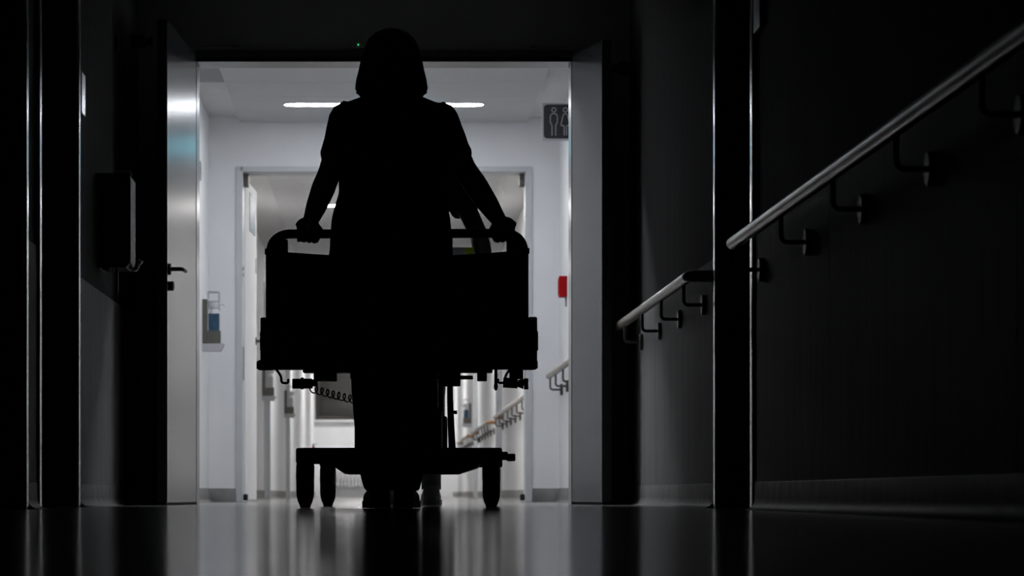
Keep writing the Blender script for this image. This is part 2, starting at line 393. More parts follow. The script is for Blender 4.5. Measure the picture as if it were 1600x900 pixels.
# ---- far corridor
L3 = [(31.3, 32.7), (38.2, 39.6)]
R3 = [(31.9, 33.3), (40.0, 41.4)]
wall_run('wall_left_corridor', -1, XC, Y2+0.25, YE, L3, 2.7, M_white, 'white left wall of the far corridor with door recesses')
wall_run('wall_right_corridor', 1, XC, Y2+0.25, YE, R3, 2.7, M_white, 'white right wall of the far corridor with handrails')
dn = 7
for s, L in ((-1, L3), (1, R3)):
    for i, (a, b) in enumerate(L):
        side_door('door_%d' % dn, s, XC, a, b, '%s pale door in the %s wall of the far corridor' % (['nearer', 'farther'][i], 'left' if s < 0 else 'right'), M_wframe, M_wframe, rec=0.06); dn += 1
    for i, (a, b) in enumerate(gaps(L, Y2+0.25, YE)):
        skirting(s, XC, a+(0.05 if i else 0), b-(0.05 if i < 2 else 0), '%s stretch of skirting on the %s of the far corridor' % (['nearest', 'middle', 'farthest'][i], 'left' if s < 0 else 'right'), 'baseboard_%s_corridor' % ('left' if s < 0 else 'right'), r=0.02)
c3 = tag(bxo('ceiling_corridor', M_ceil, None, (-XC, XC, Y2+0.25, YE, 2.525, 2.7)), 'white panelled ceiling of the far corridor', 'ceiling', kind='structure')
for i in range(28):
    y0 = Y2+0.3+i*1.18
    bxo('ceiling_panel', M_cpanel, c3, (-0.9, 0.9, y0+0.003, y0+1.174, 2.488, 2.5245))
bm = bmesh.new()
WX0, WX1, WZ0, WZ1 = -1.19, 0.9, 1.33, 2.35
box(bm, -XC-0.3, WX0, YE, YE+0.25, 0, 2.7); box(bm, WX1, XC+0.3, YE, YE+0.25, 0, 2.7)
box(bm, WX0, WX1, YE, YE+0.25, 0, WZ0); box(bm, WX0, WX1, YE, YE+0.25, WZ1, 2.7)
tag(obj('wall_far', bm, M_white), 'white end wall of the far corridor below the dark window', 'wall', kind='structure')
t = thing('window_1', (0, YE, 0), 'dark night window in the end wall of the far corridor', 'window', kind='structure')
def wf(bm):
    rbox(bm, WX0, WX1, 0.02, 0.1, WZ0, WZ0+0.07, 0.004); rbox(bm, WX0, WX1, 0.02, 0.1, WZ1-0.07, WZ1, 0.004)
    rbox(bm, WX0, WX0+0.08, 0.02, 0.1, WZ0+0.07, WZ1-0.07, 0.004); rbox(bm, WX1-0.08, WX1, 0.02, 0.1, WZ0+0.07, WZ1-0.07, 0.004)
part('window_frame', M_window, t, wf, True)
def sash(a, b):
    def f(bm):
        z0, z1 = WZ0+0.07, WZ1-0.07
        rbox(bm, a, b, 0.04, 0.09, z0, z0+0.28, 0.006); rbox(bm, a, b, 0.04, 0.09, z1-0.08, z1, 0.006)
        rbox(bm, a, a+0.28, 0.04, 0.09, z0+0.28, z1-0.08, 0.006); rbox(bm, b-0.08, b, 0.04, 0.09, z0+0.28, z1-0.08, 0.006)
    o = part('sash', M_winframe, t, f, True)
    bxo('pane', M_window, o, (a+0.28, b-0.08, 0.06, 0.066, WZ0+0.35, WZ1-0.15))
sash(WX0+0.08, -0.15); sash(-0.145, WX1-0.08)
bxo('sill', M_white, t, (WX0, WX1, -0.12, 0.06, WZ0-0.035, WZ0), 0.004)
t = thing('radiator', (0, YE-0.13, 0), 'pale ribbed radiator low on the end wall of the far corridor', 'radiator')
for z in (0.22, 0.42): part('pipe', M_radiator, t, lambda bm: tube(bm, [(-0.95, 0, z), (0.55, 0, z)], 0.018, 10), True)
for i in range(24): bxo('rib', M_radiator, t, (-0.93+i*0.062, -0.93+i*0.062+0.034, -0.045, 0.045, 0.17, 0.46), 0.006)
for x in (-0.8, 0.4): bxo('wall_bracket', M_radiator, t, (x, x+0.03, 0.04, 0.13, 0.25, 0.40))

# ------------------------------------------------------------------ ceiling lights
def lamp(y, label, m, z=2.488, hl=0.62):
    t = thing('ceiling_light', (0, y, z), label, 'light', 'light lines across the ceiling')
    def hs(bm):
        poly = []
        for k in range(24):
            a = 2*PI*k/24; cx = (hl-0.06) if math.cos(a) > 0 else -(hl-0.06)
            poly.append((cx+0.07*math.cos(a), 0.07*math.sin(a)))
        prism(bm, poly, 'z', -0.006, 0.002)
    part('housing', M_cpanel, t, hs, True)
    def df(bm):
        poly = []
        for k in range(24):
            a = 2*PI*k/24; cx = (hl-0.06) if math.cos(a) > 0 else -(hl-0.06)
            poly.append((cx+0.06*math.cos(a), 0.06*math.sin(a)))
        prism(bm, poly, 'z', -0.0075, -0.006)
    part('diffuser', m, t, df, True)
lamp(19.55, 'glowing light line across the lobby ceiling, seen either side of the woman', M_lamp)
lamp(15.7, 'added unseen light line on the lobby ceiling just behind the double door', M_lampadded)  # unseen lamp, added to brighten the lobby
lamp(22.9, 'added unseen light line on the far corridor ceiling just behind the second doorway', M_lampfar)  # added behind the header to lighten the open leaf beyond it
lamp(26.4, 'light line on the far corridor ceiling seen between the woman and her left arm', M_lampfar)
for i, y in enumerate((33.3, 40.2, 46.6, 52.3)):  # the last one is added to brighten the end wall
    lamp(y, ['second', 'third', 'fourth', 'added last'][i]+' light line along the far corridor ceiling', M_lampfar)

# ------------------------------------------------------------------ handrails
def handrail(xw, y0, y1, z, plates, label, ret0=False, ret1=False, caps=None, rx=0.08, side=1):
    """rail along Y on the right wall; ret0/ret1: the near/far end bends back to the wall"""
    x = side*(xw-rx); t = thing('handrail', (x, (y0+y1)/2, z), label, 'handrail', 'handrails on the right-hand walls')
    ym = (y0+y1)/2; a, b = y0-ym, y1-ym
    pts = []
    if ret0: pts += [(rx-0.001, a, 0)]
    pts += [(0, a, 0), (0, b, 0)]
    if ret1: pts += [(rx-0.001, b, 0)]
    P = fillet(pts, 0.045) if len(pts) > 2 else [Vector(p) for p in pts]
    part('rail', M_rail, t, lambda bm: tube(bm, P, 0.0205, 18), True)
    cm = caps or M_rail
    for e, r, q in ((a, ret0, -1), (b, ret1, 1)):
        if not r:
            part('end_cap', cm, t, lambda bm: lathe(bm, [(0.0206, e), (0.0206, e+q*0.01), (0.017, e+q*0.017), (0.009, e+q*0.021)], (0, 0, 0), 'y', 18), True)
        elif caps:
            part('end_cap', cm, t, lambda bm: tube(bm, fillet([(0, e-q*0.12, 0), (0, e, 0), (rx-0.004, e, 0)], 0.045), 0.0212, 18), True)
    for yp in plates:
        y = yp-ym
        def br(bm): tube(bm, fillet([(0, y, -0.018), (0, y, -0.092), (rx-0.012, y, -0.092)], 0.02), 0.0065, 10)
        o = part('bracket', M_brk, t, br, True)
        part('wall_plate', M_brk, o, lambda bm: lathe(bm, [(0.034, rx-0.016), (0.037, rx-0.013), (0.037, rx+0.001)], (0, y, -0.092), 'x', 20), True)
handrail(XW-0.006, 11.23, 14.62, 0.832, (11.42, 12.35, 13.25, 14.2), 'handrail just before the double door on the right, near end bent to the wall', ret0=True)
handrail(XW-0.006, 1.6, 9.8, 0.836, (9.68, 8.62, 7.62, 6.68, 5.72, 4.76, 3.8, 2.84), 'long handrail rising across the right foreground, nearest the viewer')
handrail(XV, 15.7, 20.3, 0.815, (20.15, 19.5, 18.7, 17.7, 16.7), 'short cream handrail in the lit lobby beside the right door leaf')
handrail(XC, 22, 31.6, 0.825, (31.4, 30.4, 29.4, 28.4, 27.4, 26.4, 25.4, 24.4, 23.4), 'cream handrail with brown end nearest behind the second doorway', caps=M_wood, ret1=True)
handrail(XC, 33.7, 39.7, 0.825, (33.9, 34.9, 35.9, 36.9, 37.9, 38.9, 39.5), 'cream handrail with brown ends between the two far right doors', caps=M_wood, ret0=True, ret1=True)
handrail(XC, 41.8, 47.4, 0.825, (42, 43, 44, 45, 46, 47.2), 'farthest cream handrail with brown ends in the corridor', caps=M_wood, ret0=True, ret1=True)

# ------------------------------------------------------------------ wall-mounted things
def dispenser(side, xw, y, z0, label, sc=1.0, lab=M_blue, body=M_dsteel):
    """arm-lever disinfectant dispenser; local +x points away from the wall, the lever reaches out over the tray"""
    t = thing('disinfectant_dispenser', (side*xw, y, z0), label, 'dispenser', 'disinfectant dispensers on the walls', rz=0 if side < 0 else PI)
    bxo('back_plate', body, t, (0.0, 0.03, -0.045, 0.045, 0.05, 0.33), 0.004)
    def hs(bm):
        box(bm, 0.03, 0.115, -0.045, -0.041, 0.05, 0.13); box(bm, 0.03, 0.115, 0.041, 0.045, 0.05, 0.13)
        box(bm, 0.03, 0.115, -0.041, 0.041, 0.05, 0.056); box(bm, 0.111, 0.115, -0.041, 0.041, 0.056, 0.13)
    part('housing', body, t, hs)
    bt = part('bottle', M_bottle, t, lambda bm: loft(bm, [(0.072, 0, 0.058, 0.034, 0.036, .6), (0.072, 0, 0.24, 0.034, 0.036, .6), (0.072, 0, 0.262, 0.024, 0.026, .7), (0.072, 0, 0.275, 0.014, 0.014)]), True)
    bxo('label', lab, bt, (0.037, 0.107, -0.0375, 0.0375, 0.10, 0.24), 0.006)
    part('pump_head', M_bottle, t, lambda bm: (rbox(bm, 0.04, 0.104, -0.024, 0.024, 0.272, 0.318, 0.006), tube(bm, fillet([(0.1, 0, 0.3), (0.135, 0, 0.3), (0.142, 0, 0.285)], 0.01), 0.006, 8)), True)
    def lv(bm):
        for q in (-1, 1): tube(bm, fillet([(0.035, q*0.047, 0.26), (0.035, q*0.047, 0.375), (0.105, q*0.047, 0.375), (0.105, q*0.047, 0.26)], 0.008), 0.0035, 8)
        tube(bm, [(0.105, -0.047, 0.375), (0.105, 0.047, 0.375)], 0.0035, 8); tube(bm, [(0.105, -0.047, 0.26), (0.105, 0.047, 0.26)], 0.0035, 8)
        tube(bm, [(0.035, -0.047, 0.315), (0.105, -0.047, 0.315)], 0.0035, 8)
    part('lever', M_steel if body is M_dsteel else M_black, t, lv, True)
    def tr(bm):
        prism(bm, [(0.0, 0.0), (0.115, 0.0), (0.135, 0.038), (0.135, 0.048), (-0.0, 0.048)], 'y', -0.05, 0.05)
    part('drip_tray', body if body is not M_dsteel else M_signgrey, t, tr)
    t.scale = (sc, sc, sc); return t
dispenser(-1, XV, 19.85, 0.955, 'disinfectant dispenser with blue label on the left lobby wall by the door leaf')
dispenser(-1, XC, 30.9, 0.97, 'grey disinfectant dispenser on the far corridor left wall, nearer one', lab=M_signgrey)
dispenser(-1, XC, 37.7, 0.97, 'grey disinfectant dispenser on the far corridor left wall, farther one', lab=M_signgrey)
dispenser(1, XC, 43.0, 0.97, 'disinfectant dispenser with blue label on the far right wall above the handrail')
# dark dispenser on the left hall wall
t = thing('towel_dispenser', (-XW, 12.9, 0.985), 'dark box-shaped dispenser on the left hall wall with a steel spout', 'dispenser')
bxo('back_plate', M_black, t, (0, 0.008, 0.0, 0.27, -0.005, 0.39), 0.003)
part('housing', M_black, t, lambda bm: prism(bm, [(0.008, 0), (0.115, 0), (0.134, 0.02), (0.134, 0.375), (0.124, 0.388), (0.008, 0.388)], 'y', 0.0, 0.27))
bxo('cover_edge', M_dsteel, t, (0.131, 0.136, -0.003, 0.001, 0.03, 0.365), 0.001)
part('wire_lever', M_steel, t, lambda bm: tube(bm, fillet([(0.06, 0.02, 0.385), (0.06, 0.02, 0.398), (0.134, 0.02, 0.398), (0.138, 0.02, 0.38)], 0.006), 0.0028, 8), True)
def spout(bm):
    tube(bm, fillet([(0.118, 0.12, 0.012), (0.148, 0.12, -0.004), (0.158, 0.12, 0.036), (0.172, 0.12, 0.026)], 0.012), [0.010]*16, 10)
part('spout', M_steel, t, spout, True)
part('feed_clip', M_dsteel, t, lambda bm: rbox(bm, 0.02, 0.05, 0.01, 0.03, -0.012, 0.001, 0.003), True)
bxo('drip_tube', M_black, t, (0.066, 0.078, 0.08, 0.092, -0.10, 0.001), 0.003)
# room sign plates next to the side doors
tag(bxo('room_sign', M_trimsteel, None, (-XW, -XW+0.016, 12.06, 12.20, 1.52, 1.68), 0.002), 'small shiny sign plate beside the left side door', 'sign', 'room signs')
tag(bxo('room_sign', M_signgrey, None, (XW-0.016, XW, 9.70, 9.86, 1.50, 1.66), 0.002), 'small sign plate at the top beside the right side door', 'sign', 'room signs')
# hold-open magnets
for s, y, z, l in ((-1, 14.55, 2.155, 'dark door-holding magnet high on the left wall behind the open leaf'), (1, 14.85, 2.07, 'dark door-holding magnet high on the right wall behind the open leaf')):
    t = thing('door_magnet', (s*XW, y, z), l, 'door magnet', 'door magnets')
    x0, x1 = sorted((0, -s*0.072)); bxo('housing', M_black, t, (x0, x1, -0.035, 0.035, -0.028, 0.028), 0.003)
    part('plunger', M_black, t, lambda bm: lathe(bm, [(0.014, -s*0.072), (0.014, -s*0.085), (0.022, -s*0.086), (0.022, -s*0.104)], (0, 0, 0), 'x', 18), True)
t = thing('wall_button', (-XW, 13.75, 2.03), 'small dark wall unit high on the left wall above the dispenser', 'button')
bxo('plate', M_black, t, (0, 0.014, -0.03, 0.03, -0.035, 0.035), 0.003); bxo('key', M_dsteel, t, (0.014, 0.019, -0.015, 0.015, -0.03, -0.012), 0.001)
# door sensor with green light
t = thing('door_sensor', (-0.123, Y1-0.001, 2.2), 'small sensor with a tiny green light above the double door', 'sensor')
bxo('housing', M_header, t, (-0.03, 0.03, -0.03, 0.0, -0.014, 0.016), 0.004)
part('green_light', M_led, t, lambda bm: ball(bm, (0, -0.0302, 0), 0.0028, 8), True)
# backlit sign above the second doorway
t = thing('lit_sign', (0.08, Y2, 2.26), 'backlit teal sign above the second doorway, behind the woman', 'sign')
bxo('housing', M_signgrey, t, (-0.28, 0.28, -0.06, 0, 0, 0.15), 0.004)
bxo('lit_face', mat('teal_lit_face', (0.1, 0.3, 0.35), 0.4, emit=(0.25, 0.75, 0.95), estr=1.8), t, (-0.265, 0.265, -0.063, -0.06, 0.015, 0.135))
# lobby wall signs
t = thing('fire_alarm', (XV, 19.7, 1.29), 'small red fire alarm box on the right lobby wall', 'fire alarm')
bxo('housing', M_red, t, (-0.05, 0, -0.06, 0.06, 0, 0.13), 0.004)
bxo('front_plate', M_red, t, (-0.054, -0.05, -0.045, 0.045, 0.015, 0.115), 0.002)
bxo('cable_cover', M_signgrey, t, (-0.012, 0, -0.006, 0.006, -0.06, 0.0), 0.002)
t = thing('switch_panel', (-XV, 19.3, 1.99), 'small pale plate on the left lobby wall beside the door leaf edge', 'switch')
bxo('plate', M_signgrey, t, (0, 0.022, -0.05, 0.05, 0, 0.11), 0.003); bxo('key', M_white, t, (0.022, 0.027, -0.03, 0.03, 0.03, 0.09), 0.002); bxo('lock', M_black, t, (0.0, 0.012, -0.01, 0.01, -0.02, -0.005), 0.002)
# toilet sign standing out from the right wall
SW, SH = 0.215, 0.222
t = thing('toilet_sign', (XV, 18.5, 2.14), 'black toilet sign with outlined man and woman figures on the right lobby wall', 'sign')
bxo('backing', M_signgrey, t, (-SW, 0, 0, 0.014, 0, SH), 0.002)
def rrect(x0, x1, z0, z1, r, n=6):
    P = []
    for cx, cz, a in ((x1-r, z0+r, -PI/2), (x1-r, z1-r, 0), (x0+r, z1-r, PI/2), (x0+r, z0+r, PI)):
        P += [(cx+r*math.cos(a+PI/2*k/n), cz+r*math.sin(a+PI/2*k/n)) for k in range(n+1)]
    return P
part('face', M_signdark, t, lambda bm: prism(bm, rrect(-SW+0.009, -0.009, 0.012, SH-0.009, 0.022), 'y', -0.003, 0.001))
def stroke(bm, pts, closed=False):
    pts = [Vector((p[0], -0.0045, p[1])) for p in pts]
    if closed: pts = pts+[pts[0], pts[1]]
    tube(bm, fillet(pts, 0.006, 3), 0.0026, 6)
def circ(bm, cx, cz, r):
    tube(bm, [(cx+r*math.cos(2*PI*k/20), -0.0045, cz+r*math.sin(2*PI*k/20)) for k in range(22)], 0.0026, 6)
def man(bm):
    cx = -0.146
    circ(bm, cx, 0.181, 0.0125)
    stroke(bm, [(cx-0.011, 0.03), (cx-0.011, 0.092), (cx-0.021, 0.105), (cx-0.021, 0.145), (cx-0.012, 0.159), (cx+0.012, 0.159), (cx+0.021, 0.145), (cx+0.021, 0.105), (cx+0.011, 0.092), (cx+0.011, 0.03)])
def woman(bm):
    cx = -0.078
    circ(bm, cx, 0.181, 0.0125)
    stroke(bm, [(cx-0.007, 0.03), (cx-0.007, 0.088), (cx-0.027, 0.088), (cx-0.014, 0.148), (cx-0.006, 0.159), (cx+0.006, 0.159), (cx+0.014, 0.148), (cx+0.027, 0.088), (cx+0.007, 0.088), (cx+0.007, 0.03)])
part('man_figure', M_signgrey, t, man); part('woman_figure', M_signgrey, t, woman)
# extinguisher far away on the left
t = thing('fire_extinguisher', (-XC+0.06, 50.5, 0.60), 'tiny reddish fire extinguisher far down the left corridor wall', 'extinguisher')
part('cylinder', M_red, t, lambda bm: lathe(bm, [(0.035, 0), (0.042, 0.02), (0.042, 0.17), (0.03, 0.20), (0.012, 0.22)]), True)
part('valve', M_black, t, lambda bm: (lathe(bm, [(0.014, 0.215), (0.014, 0.25)]), box(bm, -0.012, 0.05, -0.012, 0.012, 0.25, 0.262)), True)
bxo('wall_bracket', M_dsteel, t, (-0.06, -0.035, -0.02, 0.02, 0.05, 0.15), 0.003)

# ------------------------------------------------------------------ the bed
BX, BY, BR = 0.05, 11.25, -math.radians(2.2)
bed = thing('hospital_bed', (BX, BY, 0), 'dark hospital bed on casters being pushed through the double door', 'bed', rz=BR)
def lp(x, y, z):  # bed local -> world
    return Matrix.Rotation(BR, 3, 'Z') @ Vector((x, y, z)) + Vector((BX, BY, 0))
YB = -0.10
def headboard(bm):
    n = 16; top = []
    for k in range(n+1):
        x = 0.39-0.78*k/n
        top.append((x, 0.892+0.02*(abs(x)/0.39)**1.5))
    poly = [(-0.455, 0.50), (0.455, 0.50), (0.455, 0.95), (0.39, 0.95)] + top + [(-0.39, 0.95), (-0.455, 0.95)]
    prism(bm, poly, 'y', YB-0.014, YB+0.014)
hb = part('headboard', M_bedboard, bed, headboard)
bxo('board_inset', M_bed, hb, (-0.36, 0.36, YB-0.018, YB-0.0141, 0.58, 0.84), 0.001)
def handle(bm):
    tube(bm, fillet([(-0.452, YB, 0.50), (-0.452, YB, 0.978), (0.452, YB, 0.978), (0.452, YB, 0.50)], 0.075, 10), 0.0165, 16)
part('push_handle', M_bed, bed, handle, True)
for s in (-1, 1):
    part('collar', M_bed, bed, lambda bm: lathe(bm, [(0.02, 0.905), (0.02, 0.925)], (s*0.452, YB, 0), 'z', 16), True)
    part('socket', M_bed, bed, lambda bm: lathe(bm, [(0.026, 0.50), (0.026, 0.565)], (s*0.452, YB, 0), 'z', 16), True)
    bxo('corner_bracket', M_bed, bed, (s*0.4075-0.0175, s*0.4075+0.0175, YB-0.016, YB+0.016, 0.86, 0.958), 0.003)
    # lowered side rail
    def srail(bm):
        for z in (0.565, 0.675): tube(bm, [(s*0.485, 0.12, z), (s*0.485, 1.0, z)], (0.014), 12)
        for y in (0.12, 0.4, 0.7, 1.0): tube(bm, [(s*0.485, y, 0.56), (s*0.485, y, 0.69)], 0.012, 10)
    sr = part('side_rail', M_bed, bed, srail, True)
    bxo('rail_end', M_bed, sr, (s*0.485-0.016, s*0.485+0.016, 0.06, 0.16, 0.505, 0.69), 0.006)
    bxo('rail_latch', M_bed, sr, (s*0.497-0.008, s*0.497+0.008, 0.09, 0.15, 0.57, 0.64), 0.004)
    # bumper roller at the corner
    part('bumper_roller', M_rubber, bed, lambda bm: lathe(bm, [(0.025, 0.492), (0.034, 0.498), (0.034, 0.522), (0.025, 0.528)], (s*0.467, YB-0.005, 0), 'z', 20), True)
# mattress platform
def plat(bm):
    for s in (-1, 1): rbox(bm, s*0.43-0.03, s*0.43+0.03, -0.08, 2.04, 0.585, 0.635, 0.004)
    for y in (-0.06, 0.6, 1.3, 2.0): rbox(bm, -0.40, 0.40, y-0.025, y+0.025, 0.585, 0.63, 0.004)
part('platform_frame', M_bed, bed, plat, True)
bxo('lying_surface', M_bed, bed, (-0.44, 0.44, -0.06, 2.03, 0.635, 0.65), 0.004)
bxo('end_beam', M_bed, bed, (-0.455, 0.455, YB+0.014, YB+0.07, 0.495, 0.60), 0.004)
bxo('under_beam', M_bed, bed, (-0.34, 0.34, -0.05, 0.03, 0.485, 0.508), 0.004)
# footboard
def footb(bm):
    poly = [(-0.45, 0.59), (0.45, 0.59), (0.45, 0.84), (0.40, 0.88), (-0.40, 0.88), (-0.45, 0.84)]
    prism(bm, poly, 'y', 2.045, 2.075)
part('footboard', M_bedboard, bed, footb)
# things hung under the near end
for d in ((-0.30, -0.22, -0.06, 0.02, 0.455, 0.496), (-0.17, -0.13, -0.05, 0.02, 0.462, 0.496), (0.285, 0.32, -0.05, 0.02, 0.455, 0.496), (0.15, 0.225, -0.05, 0.02, 0.437, 0.496), (-0.14, -0.03, -0.03, 0.02, 0.440, 0.464)):
    bxo('underside_bracket', M_bed, bed, d, 0.004)
bxo('cross_link', M_bed, bed, (0.13, 0.27, -0.03, 0.02, 0.462, 0.475), 0.003)
def motor(bm):
    tube(bm, [(-0.375, -0.07, 0.445), (-0.305, -0.07, 0.445)], [0.018, 0.018], 16)
    tube(bm, [(-0.345, -0.07, 0.446), (-0.335, -0.07, 0.446)], 0.0215, 16)
    tube(bm, [(-0.31, -0.07, 0.446), (-0.285, -0.07, 0.450)], 0.013, 14)
part('handset_plug', M_rubber, bed, motor, True)
def hook(x, q):
    def f(bm): tube(bm, fillet([(x, -0.07, 0.50), (x+q*0.02, -0.07, 0.47), (x+q*0.02, -0.07, 0.447), (x+q*0.045, -0.07, 0.447), (x+q*0.045, -0.07, 0.462)], 0.012), 0.0045, 8)
    return f
part('hook', M_bed, bed, hook(-0.435, 1), True)
part('hook', M_bed, bed, hook(0.405, -1), True)
def rroll(bm):
    tube(bm, [(0.378, -0.07, 0.448), (0.43, -0.07, 0.445)], 0.018, 16)
    tube(bm, [(0.43, -0.07, 0.445), (0.452, -0.07, 0.443)], [0.013, 0.019], 14)
    tube(bm, [(0.452, -0.07, 0.443), (0.468, -0.07, 0.443)], 0.020, 14)
    rbox(bm, 0.40, 0.45, -0.085, -0.05, 0.46, 0.50, 0.004)
part('corner_roller', M_rubber, bed, rroll, True)
part('release_lever', M_bed, bed, lambda bm: (tube(bm, [(0.352, -0.06, 0.50), (0.352, -0.06, 0.445)], 0.006, 8), ball(bm, (0.352, -0.06, 0.435), (0.008, 0.008, 0.016), 10)), True)
def coil(bm):
    P = []; n = 10; 
    for k in range(n*14+1):
        u = k/(n*14); a = 2*PI*n*u
        P.append((-0.315+0.20*u+0.008*math.cos(a), -0.055+0.013*math.cos(a), 0.430-0.062*u+0.012*u*u+0.0135*math.sin(a)))
    tube(bm, P, 0.0027, 6)
part('coiled_cable', M_rubber, bed, coil, True)
# lift columns and struts
for y in (0.20, 1.25):
    c = bxo('lift_column', M_bed, bed, (0.02, 0.155, y-0.06, y+0.06, 0.18, 0.36), 0.008)
    bxo('inner_column', M_bed, c, (0.035, 0.14, y-0.045, y+0.045, 0.35, 0.60), 0.006)
    c = bxo('lift_column', M_bed, bed, (-0.168, -0.06, y+0.04, y+0.16, 0.18, 0.36), 0.008)
    bxo('inner_column', M_bed, c, (-0.158, -0.075, y+0.055, y+0.145, 0.35, 0.60), 0.006)
part('strut', M_bed, bed, lambda bm: (tube(bm, [(0.185, 0.05, 0.50), (0.188, 0.05, 0.35), (0.195, 0.05, 0.19)], [0.010, 0.0115, 0.0135], 12), tube(bm, [(0.19, 0.05, 0.345), (0.212, 0.05, 0.345)], 0.007, 10)), True)
part('strut', M_bed, bed, lambda bm: tube(bm, [(-0.13, 0.05, 0.50), (-0.13, 0.05, 0.19)], [0.010, 0.0135], 12), True)
# undercarriage
def base(bm):
    rbox(bm, -0.365, 0.375, -0.045, 0.045, 0.158, 0.216, 0.008)
    rbox(bm, -0.365, 0.375, 1.405, 1.495, 0.158, 0.216, 0.008)
    for s in (-1, 1): rbox(bm, s*0.235-0.03, s*0.235+0.03, 0.0, 1.45, 0.16, 0.2, 0.006)
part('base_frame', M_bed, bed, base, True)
def belly(bm):
    prism(bm, [(-0.24, 0.155), (-0.19, 0.122), (0.215, 0.122), (0.285, 0.145), (0.30, 0.165), (-0.24, 0.165)], 'y', -0.03, 0.36)
part('base_cover', M_bed, bed, belly)
part('brake_pedal', M_bed, bed, lambda bm: (rbox(bm, 0.37, 0.395, -0.02, 0.02, 0.172, 0.202, 0.003), rbox(bm, 0.39, 0.422, -0.03, 0.03, 0.168, 0.195, 0.005)), True)
for (x, y) in ((-0.333, 0.0), (0.335, 0.0), (-0.333, 1.45), (0.335, 1.45)):
    c = part('caster', M_bed, bed, lambda bm: (loft(bm, [(x, y-0.005, 0.165, 0.030, 0.045, .7), (x, y-0.01, 0.15, 0.032, 0.07, .7), (x, y-0.015, 0.11, 0.032, 0.075, .7), (x, y-0.015, 0.085, 0.031, 0.06, .7)]), lathe(bm, [(0.02, 0.16), (0.02, 0.175)], (x, y, 0))), True)
    part('wheel', M_rubber, c, lambda bm: lathe(bm, [(0.02, -0.031), (0.036, -0.030), (0.05, -0.0268), (0.061, -0.0225), (0.0675, -0.0195), (0.074, -0.018), (0.075, -0.015), (0.075, 0.015), (0.074, 0.018), (0.0675, 0.0195), (0.061, 0.0225), (0.05, 0.0268), (0.036, 0.030), (0.02, 0.031)], (x, y-0.01, 0.0752), 'x', 28), True)

# bedding: separate things lying on the bed
def soft(name, m, fn, label, cat, vox=0.01, amp=0.006, nscale=9, parent=None, rz=BR, loc=(BX, BY, 0), sm=6):
    bm = bmesh.new(); fn(bm)
    return remeshed(name, bm, m, parent, vox, amp, nscale, sm, label, cat, loc, rz)
def remeshed(name, bm, m, parent, vox, amp=0.0, nscale=8, sm=5, label=None, cat=None, loc=None, rz=0, post=None):
    bmesh.ops.recalc_face_normals(bm, faces=bm.faces[:])
    me = bpy.data.meshes.new('tmp'); bm.to_mesh(me); bm.free()
    tmp = bpy.data.objects.new('tmp', me); COL.objects.link(tmp)
    md = tmp.modifiers.new('r', 'REMESH'); md.mode = 'VOXEL'; md.voxel_size = vox; md.use_smooth_shade = True
    if sm:
        s = tmp.modifiers.new('s', 'SMOOTH'); s.factor = 0.5; s.iterations = sm
    dg = bpy.context.evaluated_depsgraph_get()
    out = bpy.data.meshes.new_from_object(tmp.evaluated_get(dg))
    bpy.data.objects.remove(tmp); bpy.data.meshes.remove(me)
    out.name = name
    if amp:
        nr = [v.normal.copy() for v in out.vertices]
        for v, n in zip(out.vertices, nr):
            p = v.co*nscale
            v.co += n*(amp*(noise.noise(p) + 0.5*noise.noise(p*2.3+Vector((5, 1, 2)))))
    if post: post(out)
    for p in out.polygons: p.use_smooth = True
    out.materials.clear(); out.materials.append(m)
    o = bpy.data.objects.new(name, out); COL.objects.link(o)
    if parent: o.parent = parent
    if loc: o.location = loc
    o.rotation_euler = (0, 0, rz)
    if label: tag(o, label, cat)
    return o
bm = bmesh.new(); rbox(bm, -0.42, 0.42, -0.05, 2.0, 0.0, 0.13, 0.03, 4)
m_o = obj('mattress', bm, M_sheet, None, True); m_o.location = (BX, BY, 0.651); m_o.rotation_euler = (0, 0, BR)
tag(m_o, 'white mattress lying in the bed behind the headboard', 'mattress')
soft('pillow', M_sheet, lambda bm: (rbox(bm, -0.14, 0.215, 0.10, 0.20, 0.785, 0.94, 0.045, 4)), 'white pillow propped upright behind the headboard, hidden mostly by the woman', 'pillow', 0.012, 0.006)
fo = thing('paper_folder', tuple(lp(0.17, 0.03, 0.781)), 'white paper folder with a lime green edge standing in the bed behind the headboard', 'folder', rz=BR)
def sheet(x0, x1, dz=0.0):
    def f(bm):
        n = 8; P = [(x0+(x1-x0)*k/n, 0.006*math.sin(9*(x0+(x1-x0)*k/n))) for k in range(n+1)]
        A = [bm.verts.new((x, y, 0)) for x, y in P]; B = [bm.verts.new((x, y, 0.158+dz)) for x, y in P]
        for k in range(n): bm.faces.new((A[k], A[k+1], B[k+1], B[k]))
    return f
part('cover', M_paper, fo, sheet(-0.14, 0.072)); part('green_edge', M_limepaper, fo, sheet(0.072, 0.102))

